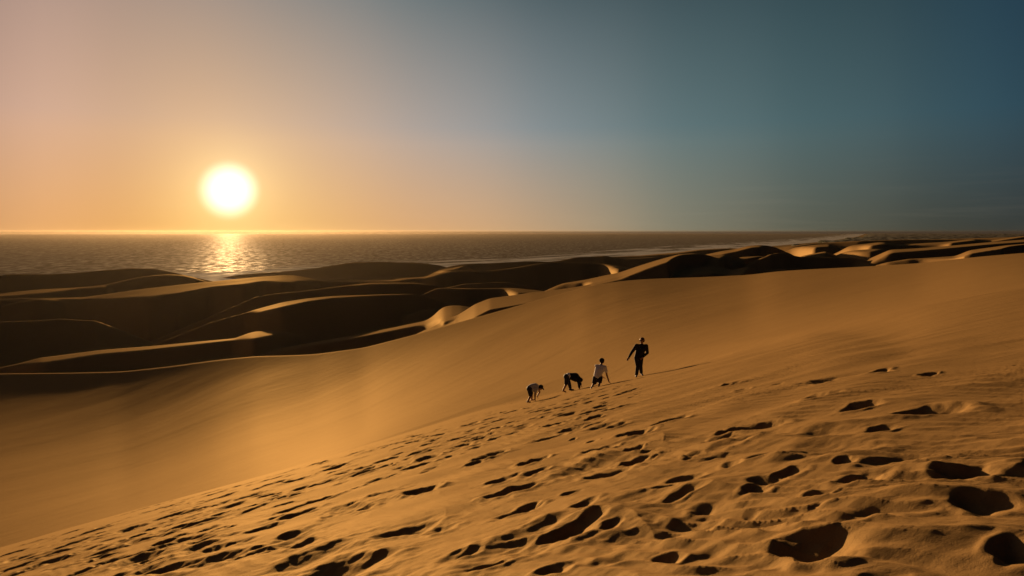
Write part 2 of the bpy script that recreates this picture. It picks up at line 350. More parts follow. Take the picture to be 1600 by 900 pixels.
def print_bump(x, y, z):
    """press the footprints into the heights"""
    low = np.zeros_like(z); rim = np.zeros_like(z); loose = np.zeros_like(z)
    k = int(np.searchsorted(np.hypot(x, y)[:, NCOL // 2], 47))
    wx = np.zeros_like(z); wy = np.zeros_like(z); lump = np.zeros_like(z)
    wx[:k] = 0.04 * gnoise(x[:k] / 0.30, y[:k] / 0.30, 51) + 0.018 * gnoise(x[:k] / 0.11, y[:k] / 0.11, 52)
    wy[:k] = 0.04 * gnoise(x[:k] / 0.30, y[:k] / 0.30, 53) + 0.018 * gnoise(x[:k] / 0.11, y[:k] / 0.11, 54)
    lump[:k] = 0.030 * gnoise(x[:k] / 0.34, y[:k] / 0.28, 55) + 0.014 * gnoise(x[:k] / 0.13, y[:k] / 0.12, 56)
    rho = np.hypot(x, y); near = (rho < 46) & (y > 0)
    idx = np.argwhere(near)
    if not len(idx): return z
    r0, r1 = idx[:, 0].min(), idx[:, 0].max() + 1
    rows = rho[:, NCOL // 2] if z.ndim == 2 else None
    for (cx, cy, rad, dp, rot, asp, ph) in PRINTS:
        ext = rad * asp * 2.1
        rc = math.hypot(cx, cy); tc = math.atan2(cx, cy); da = ext / rc
        i0, i1 = np.searchsorted(rows, [rc - ext, rc + ext]); j0, j1 = np.searchsorted(TH, [tc - da, tc + da])
        if i1 <= i0 or j1 <= j0: continue
        s = (slice(i0, i1), slice(j0, j1))
        f = min(1.0, rad / 0.22); dx = x[s] - cx + wx[s] * f; dy = y[s] - cy + wy[s] * f
        c, sn = math.cos(rot), math.sin(rot)
        a = (dx * c + dy * sn) / asp; b = -dx * sn + dy * c
        # deepest towards the sun, with a steep lip there and a long drag on the far side
        un = (dx * SUN.x + dy * SUN.y) / (math.hypot(SUN.x, SUN.y) * rad * asp)
        an = np.arctan2(b, a)
        q = np.hypot(a, b) / (rad * (1 + 0.14 * np.sin(2 * an + ph) + 0.09 * np.sin(3 * an + 2 * ph) + 0.05 * np.sin(5 * an + 3 * ph)))
        bowl = np.where(q < 1, (1 - q ** 2) ** 1.7, 0) * np.clip(0.85 + 0.35 * un, 0.2, 1.2)
        q2 = np.hypot(a - 0.25 * rad * math.sin(ph), b - 0.25 * rad * math.cos(ph)) / (0.5 * rad)
        bowl = bowl + np.where(q2 < 1, 0.28 * (1 - q2 ** 2) ** 1.2, 0)
        low[s] = np.maximum(low[s], dp * bowl)
        rim[s] = np.maximum(rim[s], 0.20 * dp * np.exp(-((q - 1.12) / 0.24) ** 2) * np.clip(0.6 + 0.5 * np.sin(an * 2 + ph * 3), 0.1, 1))
        loose[s] = np.maximum(loose[s], np.exp(-((q - 0.9) / 0.75) ** 2) * min(1.0, dp / 0.05))
    z = z + lump * loose * (0.7 - 0.48 * sstep(x + 0.1 * y, 0.5, 3.0))
    return z - low + rim * (low < 0.004) + rim * (low >= 0.004) * np.exp(-low / 0.02)

def blur(a, k, axis):
    w = np.hanning(2 * k + 3)[1:-1]; w /= w.sum()
    out = np.zeros_like(a); pad = np.pad(a, [(k, k) if q == axis else (0, 0) for q in (0, 1)], mode='edge')
    n_ = a.shape[axis]
    for i, c in enumerate(w): out += c * (pad[i:i + n_] if axis == 0 else pad[:, i:i + n_])
    return out
def soften(z, rh):
    b = blur(blur(z, 1, 0), 5, 1)
    return z + (b - z) * (sstep(rh, 150, 220) * 0.85)
def heights(rho_rows):
    """heights of the land on the whole grid: rows are distances, columns are bearings"""
    RH = rho_rows[:, None] * np.ones((1, NCOL))
    X = RH * np.sin(TH)[None, :]; Y = RH * np.cos(TH)[None, :]
    s = inland(X, Y)
    z = SEA + np.clip(s * 0.012, -8, 10) + 1.5 * np.clip(s / 300, 0, 1) * gnoise(X / 160, Y / 160, 3)
    for r in RIDGES:
        rc, zc, rb, zb = r['rc'][None], r['zc'][None], r['rb'][None], r['zb'][None]
        h = np.where(RH > rc, zc - r.get('sf', .25) * (RH - rc), np.where(RH > rb, zc + r['tilt_'][None] * (rc - RH), zb - r['sn'] * (rb - RH)))
        if r['sn'] < 0.1:                   # a sunlit slope runs on only so far towards the camera
            h = h - 0.5 * np.maximum(0, rc - RH - r.get('ext', 0.2) * r['d'])
        z = smax(h, z, 0.012 * r['d'] ** 0.75)
    z = z + (0.35 * gnoise(X / 55, Y / 38, 31) + 0.06 * gnoise(X / 18, Y / 12, 32)) * sstep(RH, 150, 300) * sstep(RH, 3000, 1500)
    far = soften(z, RH)
    # slow swells on the long slope
    U = X * 0.8 + Y * 0.6; V = -X * 0.6 + Y * 0.8
    sw = 0.28 * gnoise(U / 90, V / 40, 11) + 0.05 * gnoise(U / 40, V / 12, 12) + 0.014 * gnoise(U / 26, V / 3.2, 13) + 0.006 * gnoise(U / 9, V / 1.3, 14)
    q = RH - m_b[None]; L = RH - m_r[None]
    m = m_z[None] + m_s[None] * L + m_c[None] * L * L
    slope_b = m_s - 2 * m_c * m_L
    m = np.where(q < 0, m_zb[None] + (slope_b[None] + 0.05) * q, m)
    m = np.where(L > 0, m_z[None] - 0.02 * L - 0.35 * (np.sqrt(L * L + 9) - 3), m)
    m = m + sw * sstep(RH, 40, 80) * sstep(-L, 0, 30)
    z = smax(m, far, 0.4)
    nz = near_plane(X, Y) - bend(RH - RHO0[None], KB[None])
    sel = RH < 130
    wav = np.zeros_like(z)
    i = int(np.searchsorted(rho_rows, 60))
    x, y, rh = X[:i], Y[:i], RH[:i]
    warp = 0.9 * gnoise(x / 2.2, y / 1.6, 21) + 0.35 * gnoise(x / 0.7, y / 0.6, 22)
    ph = 0.55 * y + 0.83 * x + 0.42 * warp
    def rid(t): return 1 - np.abs(2 * (t - np.floor(t)) - 1) ** 0.8
    amp_r = sstep(x + 0.15 * y, 0.2, 3.0)
    big = rid(ph / 0.95) * np.clip(0.55 + 0.9 * gnoise(x / 1.9, y / 1.5, 23), 0, 1.2)
    wav[:i] += (0.025 + 0.06 * amp_r) * big * sstep(rh, 17, 8)
    wav[:i] += 0.05 * gnoise(x / 1.7, y / 1.3, 24) * sstep(rh, 40, 12)
    rip = rid((y * 0.56 + 0.83 * x + 0.10 * gnoise(x / 0.9, y / 0.5, 25) + 0.25 * gnoise(x / 4, y / 3, 28)) / 0.21)
    wav[:i] += (0.006 + 0.024 * amp_r) * rip * sstep(rh, 34, 12) * np.clip(0.6 + gnoise(x / 3, y / 2.2, 26), 0.1, 1.3)
    wav[:i] += 0.004 * gnoise(x / 0.16, y / 0.10, 27) * sstep(rh, 14, 6)
    nz = nz + wav
    z = smax(nz, z, 0.25)
    z = print_bump(X, Y, z)
    return X, Y, z

def rows(a, b, step):
    n = max(2, int(math.log(b / a) / step))
    return np.exp(np.linspace(math.log(a), math.log(b), n, endpoint=False))
ROWS = np.concatenate([rows(0.8, 3.0, 0.02), rows(3.0, 45, 0.0034), rows(45, 260, 0.006), rows(260, 1900, 0.0065), rows(1900, 25500, 0.03), [25500.0]])
GX, GY, GZ = heights(ROWS)

def ground_z(x, y):
    th = math.atan2(x, y); rr = math.hypot(x, y)
    i = int(np.clip(np.searchsorted(ROWS, rr), 1, len(ROWS) - 1)); j = int(np.clip(np.searchsorted(TH, th), 1, NCOL - 1))
    fi = (rr - ROWS[i - 1]) / (ROWS[i] - ROWS[i - 1]); fj = (th - TH[j - 1]) / (TH[j] - TH[j - 1])
    return float((GZ[i - 1, j - 1] * (1 - fj) + GZ[i - 1, j] * fj) * (1 - fi) + (GZ[i, j - 1] * (1 - fj) + GZ[i, j] * fj) * fi)
def first_hit(px, py):
    """first place where the sight line of a picture point meets the ground"""
    th = math.atan((px - CX) / F); j = int(np.argmin(np.abs(TH - th)))
    ray = -(py - HY) / F * ROWS * math.cos(th)
    ok = (GZ[:, j] >= ray) & (ROWS > 3)
    i = int(np.argmax(ok))
    return ROWS[i] * math.sin(th), ROWS[i] * math.cos(th)

def grid_mesh(name, X, Y, Z, close_centre=None, wrap=False, attr=None):
    nr, nc = Z.shape
    co = np.stack([X, Y, Z], -1).reshape(-1, 3).astype(np.float32)
    i, j = np.meshgrid(np.arange(nr - 1), np.arange(nc - 1), indexing='ij')
    a = (i * nc + j).ravel()
    faces = np.stack([a, a + 1, a + nc + 1, a + nc], -1)
    me = bpy.data.meshes.new(name)
    nv = len(co)
    tri = None
    if close_centre is not None:
        co = np.concatenate([co, np.array([[0, 0, close_centre]], np.float32)])
        jj = np.arange(nc - 1)
        tri = np.stack([jj + 1, jj, np.full(nc - 1, nv)], -1)
    me.vertices.add(len(co)); me.vertices.foreach_set('co', co.ravel())
    loops = faces.ravel(); starts = np.arange(len(faces)) * 4; tots = np.full(len(faces), 4)
    if tri is not None:
        starts = np.concatenate([starts, len(loops) + np.arange(len(tri)) * 3]); tots = np.concatenate([tots, np.full(len(tri), 3)])
        loops = np.concatenate([loops, tri.ravel()])
    me.loops.add(len(loops)); me.loops.foreach_set('vertex_index', loops.astype(np.int32))
    me.polygons.add(len(starts)); me.polygons.foreach_set('loop_start', starts.astype(np.int32))
    me.polygons.foreach_set('use_smooth', np.ones(len(starts), bool))
    me.update(calc_edges=True)
    if attr:
        for k, v in attr.items():
            at = me.attributes.new(k, 'FLOAT', 'POINT')
            at.data.foreach_set('value', np.concatenate([v.ravel(), np.zeros(len(co) - v.size)]).astype(np.float32))
    o = bpy.data.objects.new(name, me)
    COL.objects.link(o)
    return o

def material(name):
    m = bpy.data.materials.new(name); m.use_nodes = True
    t = m.node_tree; t.nodes.clear()
    n = NT(t)
    out = n.n('ShaderNodeOutputMaterial'); b = n.n('ShaderNodeBsdfPrincipled')
    n.link(b.outputs[0], out.inputs['Surface'])
    return m, n, b

def pos(n, sx=1, sy=1, sz=1, rz=0):
    g = n.n('ShaderNodeNewGeometry'); mp = n.n('ShaderNodeMapping')
    n.link(g.outputs['Position'], mp.inputs[0]); mp.inputs['Scale'].default_value = (sx, sy, sz); mp.inputs['Rotation'].default_value = (0, 0, rz)
    return mp.outputs[0]

def sand_material():
    m, n, b = material('sand')
    p = pos(n)
    big = n.noise(p, 0.035, 4); mid = n.noise(pos(n, 1, 1.8, 1, 0.3), 0.5, 5); fine = n.noise(p, 60, 4, 0.7)
    c = n.mix(n.rng(big, 0.35, 0.65), (0.206, 0.126, 0.051, 1), (0.188, 0.113, 0.046, 1))
    c = n.mix(n.rng(mid, 0.35, 0.7, 0, 0.35), c, (0.156, 0.091, 0.037, 1))
    c = n.mix(n.rng(fine, 0.3, 0.75, 0.0, 0.5), c, (0.124, 0.072, 0.029, 1))
    bp = n.n('ShaderNodeBump'); bp.inputs['Strength'].default_value = 0.55; bp.inputs['Distance'].default_value = 0.006
    gr = n.math('ADD', n.noise(p, 90, 3, 0.8), n.math('MULTIPLY', n.noise(p, 22, 4, 0.6), 1.2))
    n.link(gr, bp.inputs['Height'])
    b2 = n.n('ShaderNodeBump'); b2.inputs['Strength'].default_value = 0.5; b2.inputs['Distance'].default_value = 0.05
    n.link(n.math('ADD', n.noise(pos(n, 0.25, 1.6, 1, R(-57)), 1.3, 4, 0.55), n.math('MULTIPLY', n.noise(pos(n, 0.2, 1.6, 1, R(-37)), 0.3, 3), 1.5)), b2.inputs['Height'])
    n.link(b2.outputs[0], bp.inputs['Normal'])
    # matt grains with a weak, broad, warm sheen towards the low sun
    df = n.n('ShaderNodeBsdfDiffuse'); n.link(c, df.inputs['Color']); n.link(bp.outputs[0], df.inputs['Normal'])
    gs = n.n('ShaderNodeBsdfGlossy'); gs.inputs['Color'].default_value = (0.060, 0.045, 0.022, 1); gs.inputs['Roughness'].default_value = 0.72
    n.link(bp.outputs[0], gs.inputs['Normal'])
    ad = n.n('ShaderNodeAddShader'); n.link(df.outputs[0], ad.inputs[0]); n.link(gs.outputs[0], ad.inputs[1])
    n.link(ad.outputs[0], [q for q in m.node_tree.nodes if q.type == 'OUTPUT_MATERIAL'][0].inputs['Surface'])
    m.node_tree.nodes.remove(b)
    return m

ground = grid_mesh('sand_dunes', GX, GY, GZ, close_centre=NH)
ground['kind'] = 'structure'
ground['label'] = 'wind blown orange sand dunes with footprints, running down to the sea'
ground.data.materials.append(sand_material())

# ------------------------------------------------------------------ the sea
sr = np.concatenate([rows(300, 20000, 0.02), rows(20000, 26000, 0.05), [26000.0]])
sth = np.concatenate([np.linspace(R(-180), R(-50), 40)[:-1], np.linspace(R(-50), R(50), 420), np.linspace(R(50), R(180), 40)[1:]])
SX = sr[:, None] * np.sin(sth)[None]; SY = sr[:, None] * np.cos(sth)[None]
sea = grid_mesh('sea', SX, SY, np.full_like(SX, SEA), attr={'offshore': -inland(SX, SY)})
sea['kind'] = 'structure'
sea['label'] = 'calm grey sea with a golden sun glitter and white surf along the beach'
m, n, b = material('sea_water')
at = n.n('ShaderNodeAttribute', attribute_name='offshore')
off = at.outputs['Fac']
p = pos(n)
w1 = n.noise(pos(n, 1, 0.8, 1, R(-12)), 1 / 40.0, 3, 0.5)
w2 = n.noise(pos(n, 1, 1.6, 1, R(25)), 1 / 9.0, 6, 0.6)
hgt = n.math('ADD', n.math('MULTIPLY', w1, 7.0), n.math('MULTIPLY', w2, 1.6))
bp = n.n('ShaderNodeBump'); bp.inputs['Strength'].default_value = 1.0; bp.inputs['Distance'].default_value = 1.0
n.link(hgt, bp.inputs['Height'])
# breakers: long streaks that follow the beach
cb = n.n('ShaderNodeCombineXYZ')
sp = n.n('ShaderNodeSeparateXYZ'); n.link(p, sp.inputs[0])
n.link(n.math('MULTIPLY', off, 1 / 90.0), cb.inputs[0])
n.link(n.math('MULTIPLY', n.math('ADD', sp.outputs[0], sp.outputs[1]), 1 / 700.0), cb.inputs[1])
fo = n.noise(cb.outputs[0], 1.0, 6, 0.65)
reach = n.rng(off, 20.0, 620.0, 1.0, 0.0)
foam = n.math('MULTIPLY', n.rng(n.math('ADD', fo, n.math('MULTIPLY', reach, 0.30)), 0.58, 0.70), n.rng(off, 500.0, 640.0, 1.0, 0.0))
m.node_tree.nodes.remove(b)
ds = n.n('ShaderNodeBsdfDiffuse'); n.link(n.mix(foam, (0.120, 0.104, 0.078, 1), (0.75, 0.75, 0.72, 1)), ds.inputs[0])
gl = n.n('ShaderNodeBsdfGlossy'); gl.inputs['Color'].default_value = (0.95, 0.92, 0.85, 1)
n.link(bp.outputs[0], gl.inputs['Normal']); gl.inputs['Roughness'].default_value = 0.60
chop = n.noise(pos(n, 1, 0.42, 1, R(-8)), 1 / 15.0, 4, 0.6)
gf = n.math('MULTIPLY', n.rng(chop, 0.47, 0.62, 0.025, 0.22), n.rng(foam, 0, 1, 1, 0.1))
mx = n.n('ShaderNodeMixShader'); n.link(gf, mx.inputs[0]); n.link(ds.outputs[0], mx.inputs[1]); n.link(gl.outputs[0], mx.inputs[2])
n.link(mx.outputs[0], [q for q in m.node_tree.nodes if q.type == 'OUTPUT_MATERIAL'][0].inputs['Surface'])
sea.data.materials.append(m)

# ------------------------------------------------------------------ far scrub behind the beach
qr = rows(1750, 25000, 0.011); qt = np.linspace(R(14), R(60), 330)
QX = qr[:, None] * np.sin(qt)[None]; QY = qr[:, None] * np.cos(qt)[None]
qs = inland(QX, QY)
hz = SEA + 14.5 + 7 * np.clip(gnoise(QX / 90, QY / 90, 41) + 0.6 * gnoise(QX / 35, QY / 35, 42), -0.3, 1.5)
hz = np.where(qs < 150 + 150 * gnoise(QX / 700, QY / 700, 43), SEA - 12, hz)
scrub = grid_mesh('scrubland', QX, QY, hz)
scrub['kind'] = 'stuff'
scrub['label'] = 'dark low scrub covering the flat land far behind the beach'
m, n, b = material('scrub')
n.link(n.mix(n.noise(pos(n), 0.03, 4), (0.018, 0.022, 0.013, 1), (0.035, 0.038, 0.022, 1)), b.inputs['Base Color'])
b.inputs['Roughness'].default_value = 0.95
b.inputs['Specular IOR Level'].default_value = 0.1
scrub.data.materials.append(m)

# ------------------------------------------------------------------ people
def capsule(bm, a, b, ra, rb, seg=12):
    a = Vector(a); b = Vector(b); ax = b - a; L = ax.length
    if L < 1e-6: ax = Vector((0, 0, 1)); L = 1e-6
    ax.normalize()
    t = ax.orthogonal().normalized(); s = ax.cross(t)
    prof = [(-ra * math.cos(q), ra * math.sin(q)) for q in np.linspace(0.0, math.pi / 2, 5)] + [(L + rb * math.sin(q), rb * math.cos(q)) for q in np.linspace(0, math.pi / 2, 5)]
    ringv = []
    for h, rr in prof:
        if rr < 1e-5: ringv.append([bm.verts.new(a + ax * h)])
        else: ringv.append([bm.verts.new(a + ax * h + (t * math.cos(k * 2 * math.pi / seg) + s * math.sin(k * 2 * math.pi / seg)) * rr) for k in range(seg)])
    for p, q in zip(ringv[:-1], ringv[1:]):
        for k in range(seg):
            k2 = (k + 1) % seg
            vs = [p[k % len(p)], p[k2 % len(p)], q[k2 % len(q)], q[k % len(q)]]
            vs = [v for i, v in enumerate(vs) if v not in vs[:i]]
            if len(vs) > 2: bm.faces.new(vs)
def ball(bm, c, r, rot=None):
    r = (r, r, r) if not isinstance(r, tuple) else r
    from mathutils import Matrix
    mt = Matrix.Translation(c) @ (rot if rot else Matrix.Identity(4)) @ Matrix.Diagonal((*r, 1))
    bmesh.ops.create_icosphere(bm, subdivisions=3, radius=1.0, matrix=mt)

def fuse(name, bm, mat, parent, voxel=0.010, smooth=3):
    """one continuous skin over all the shapes in bm"""
    bmesh.ops.recalc_face_normals(bm, faces=bm.faces)
    me = bpy.data.meshes.new(name); bm.to_mesh(me); bm.free()
    o = bpy.data.objects.new(name, me); COL.objects.link(o)
    rm = o.modifiers.new('r', 'REMESH'); rm.mode = 'VOXEL'; rm.voxel_size = voxel; rm.use_smooth_shade = True
    s = o.modifiers.new('s', 'SMOOTH'); s.factor = 0.5; s.iterations = smooth
    dg = bpy.context.evaluated_depsgraph_get()
    nm = bpy.data.meshes.new_from_object(o.evaluated_get(dg))
    o.modifiers.clear(); o.data = nm; nm.name = name
    for pl in nm.polygons: pl.use_smooth = True
    nm.materials.clear(); nm.materials.append(mat)
    if parent: o.parent = parent
    return o

def cloth(name, c1, c2, rough=0.85):
    m, n, b = material(name)
    tx = n.n('ShaderNodeTexCoord')
    n.link(n.mix(n.noise(tx.outputs['Object'], 14, 4), (*c1, 1), (*c2, 1)), b.inputs['Base Color'])
    b.inputs['Roughness'].default_value = rough
    b.inputs['Specular IOR Level'].default_value = 0.2
    bp = n.n('ShaderNodeBump'); bp.inputs['Strength'].default_value = 0.5; bp.inputs['Distance'].default_value = 0.02
    n.link(n.noise(tx.outputs['Object'], 9, 3), bp.inputs['Height']); n.link(bp.outputs[0], b.inputs['Normal'])
    return m
SKIN = cloth('skin', (0.30, 0.17, 0.11), (0.26, 0.14, 0.09), 0.55)
HAIR = cloth('hair', (0.012, 0.009, 0.007), (0.02, 0.014, 0.010), 0.95)
M_BLACK = cloth('black_cloth', (0.012, 0.011, 0.011), (0.02, 0.018, 0.017))
M_DARK = cloth('dark_trousers', (0.016, 0.017, 0.022), (0.026, 0.027, 0.032))
M_WHITE = cloth('white_cotton', (0.80, 0.84, 0.92), (0.72, 0.76, 0.84))
M_GREY = cloth('grey_cotton', (0.52, 0.54, 0.58), (0.42, 0.44, 0.48))
M_SHOE = cloth('shoe', (0.40, 0.38, 0.36), (0.30, 0.28, 0.26))
M_NAVY = cloth('navy_cloth', (0.015, 0.02, 0.045), (0.025, 0.03, 0.06))
M_GLASS = cloth('dark_glasses', (0.01, 0.01, 0.01), (0.012, 0.012, 0.012), 0.15)

def hand(bm, wrist, direc, palm_n, size=1.0, curl=0.35):
    """palm, four unequal fingers and a thumb on its side"""
    w = Vector(wrist); d = Vector(direc).normalized(); nn = Vector(palm_n); nn = (nn - d * nn.dot(d)).normalized(); s = d.cross(nn)
    k = size
    for q in (-0.028, -0.009, 0.010, 0.028):
        capsule(bm, w + s * q * 0.5 * k, w + d * 0.085 * k + s * q * k, 0.016 * k, 0.013 * k, 8)
    for q, ln in ((-0.031, 0.062), (-0.0105, 0.078), (0.0105, 0.084), (0.031, 0.072)):
        a = w + d * 0.085 * k + s * q * k
        b = a + (d + s * q * 4 + nn * curl * 0.5).normalized() * ln * 0.55 * k
        c = b + (d + s * q * 4 + nn * curl * 1.8).normalized() * ln * 0.45 * k
        capsule(bm, a, b, 0.0095 * k, 0.0085 * k, 8); capsule(bm, b, c, 0.0085 * k, 0.0072 * k, 8)
    a = w + d * 0.02 * k + s * 0.03 * k
    b = a + (d * 0.7 + s * 0.8 + nn * 0.3).normalized() * 0.042 * k
    c = b + (d * 0.95 + s * 0.2 + nn * 0.4).normalized() * 0.034 * k
    capsule(bm, a, b, 0.012 * k, 0.0105 * k, 8); capsule(bm, b, c, 0.0105 * k, 0.0085 * k, 8)

def head(bm, hair_bm, c, face, up, r=0.1, long_hair=0.0):
    """head with brow, eyes, nose, lips, chin and ears; the hair is its own shape"""
    from mathutils import Matrix
    c = Vector(c); f = Vector(face).normalized(); u = Vector(up); u = (u - f * u.dot(f)).normalized(); s = f.cross(u)
    rot = Matrix((s, f, u)).transposed().to_4x4()
    ball(bm, c + u * 0.02, (r * 0.76, r * 0.95, r * 1.0), rot)
    ball(bm, c + f * r * 0.28 - u * r * 0.5, (r * 0.58, r * 0.62, r * 0.62), rot)
    capsule(bm, c + f * r * 0.92 + u * r * 0.1, c + f * r * 1.12 - u * r * 0.22, r * 0.08, r * 0.13, 8)
    for q in (-1, 1):
        ball(bm, c + f * r * 0.80 + s * q * r * 0.33 + u * r * 0.06, r * 0.13)
        ball(bm, c + s * q * r * 0.80 - f * r * 0.06 - u * r * 0.05, (r * 0.1, r * 0.2, r * 0.28), rot)
    capsule(bm, c + f * r * 0.84 - u * r * 0.52 - s * r * 0.2, c + f * r * 0.84 - u * r * 0.52 + s * r * 0.2, r * 0.08, r * 0.08, 8)
    ball(hair_bm, c + u * r * 0.34 - f * r * 0.14, (r * 0.84, r * 0.98, r * 0.86), rot)
    ball(hair_bm, c - f * r * 0.38 - u * r * 0.1, (r * 0.78, r * 0.72, r * 0.9), rot)
    if long_hair: capsule(hair_bm, c - f * r * 0.5, c - f * r * 0.5 - u * r * long_hair, r * 0.7, r * 0.5)

def chain(bm, pts):
    for (a, ra), (b, rb) in zip(pts[:-1], pts[1:]): capsule(bm, a, b, ra, rb)
def shoe(bm, heel, toe, k=1.0):
    heel = Vector(heel); toe = Vector(toe)
    capsule(bm, heel, heel.lerp(toe, 0.55), 0.043 * k, 0.046 * k); capsule(bm, heel.lerp(toe, 0.55), toe, 0.046 * k, 0.036 * k)

def finish(pxy, label, body_bm, parts, scale):
    """body first; hair and clothing are its children; the figure is set on the sand"""
    x, y = first_hit(*pxy)
    body = fuse('person', body_bm, SKIN, None, 0.008, 2)
    for nm, bm, mt, vx in parts: fuse(nm, bm, mt, body, vx)
    body['label'] = label; body['category'] = 'person'; body['group'] = 'people climbing the dune'
    body.location = (x, y, ground_z(x, y)); body.scale = (scale * 1.1, scale * 1.1, scale)
    return body
V = Vector

def person_walking():
    b, hr, jk, tr, sh, gl = (bmesh.new() for _ in range(6))
    hip = V((0, 0, 0.86)); ch = V((0.10, 0.0, 1.20)); nk = V((0.115, 0, 1.43)); hd = V((0.125, -0.03, 1.60))
    sl_, sr_ = V((-0.085, 0.0, 1.365)), V((0.30, 0.0, 1.35))
    el_, er_ = V((-0.28, -0.03, 1.08)), V((0.355, 0.03, 1.04)); hl, hr_ = V((-0.42, -0.12, 0.86)), V((0.14, -0.13, 0.88))
    kl, kr = V((-0.055, -0.09, 0.47)), V((0.075, 0.02, 0.46)); al, ar = V((-0.09, 0.0, 0.075)), V((0.13, 0.16, 0.13))
    chain(b, [(hip, 0.13), (ch, 0.14), (nk - V((0, 0, .08)), 0.10), (nk, 0.055), (hd, 0.05)])
    for s, e, h in ((sl_, el_, hl), (sr_, er_, hr_)):
        chain(b, [(nk - V((0, 0, .08)), 0.07), (s, 0.058), (e, 0.042), (h, 0.029)]); hand(b, h, (h - e), (0.2, 0.6, 0))
    for sx, k, a in ((-0.08, kl, al), (0.08, kr, ar)):
        chain(b, [(hip + V((sx, 0, -0.03)), 0.085), (k, 0.055), (a, 0.036)])
    face = V((-0.75, -0.6, -0.12))
    head(b, hr, hd, face, (0, 0, 1), 0.107)
    u = V((0, 0, 1)); f = face.normalized(); s = f.cross(u).normalized()
    for q in (-1, 1): capsule(gl, hd + f * 0.10 + s * q * 0.02 + u * 0.008, hd + f * 0.094 + s * q * 0.055 + u * 0.008, 0.019, 0.017)
    capsule(gl, hd + f * 0.09 + s * 0.06 + u * 0.01, hd - f * 0.01 + s * 0.087 + u * 0.01, 0.006, 0.006); capsule(gl, hd + f * 0.09 - s * 0.06 + u * 0.01, hd - f * 0.01 - s * 0.087 + u * 0.01, 0.006, 0.006)
    chain(jk, [(hip + V((0, 0, 0.02)), 0.155), (ch, 0.175), (nk - V((0, 0, .1)), 0.125), (nk - V((0, 0, .03)), 0.075)])
    capsule(jk, ch + V((-0.07, 0, 0.06)), hip + V((-0.05, 0, 0.03)), 0.13, 0.125); capsule(jk, ch + V((0.07, 0, 0.06)), hip + V((0.05, 0, 0.03)), 0.13, 0.125)
    for s_, e, h in ((sl_, el_, hl), (sr_, er_, hr_)): chain(jk, [(nk - V((0, 0, .1)), 0.09), (s_, 0.082), (e, 0.062), (e.lerp(h, 0.93), 0.046)])
    chain(tr, [(hip + V((-0.05, 0, 0.02)), 0.125), (hip + V((0.05, 0, 0.02)), 0.125)])
    for sx, k, a in ((-0.08, kl, al), (0.08, kr, ar)): chain(tr, [(hip + V((sx, 0, -0.03)), 0.115), (k, 0.082), (a + V((0, 0, .02)), 0.068)])
    shoe(sh, al + V((0, 0.05, -0.035)), al + V((-0.05, -0.18, -0.045))); shoe(sh, ar + V((0, 0.06, -0.02)), ar + V((0.03, -0.16, -0.075)))
    finish((998, 588.5), 'standing walker in black jacket and trousers, one arm swung out, highest on the dune', b,
           [('hair', hr, HAIR, .009), ('jacket', jk, M_BLACK, .011), ('trousers', tr, M_DARK, .011), ('shoes', sh, M_SHOE, .009), ('sunglasses', gl, M_GLASS, .005)], 1.03)

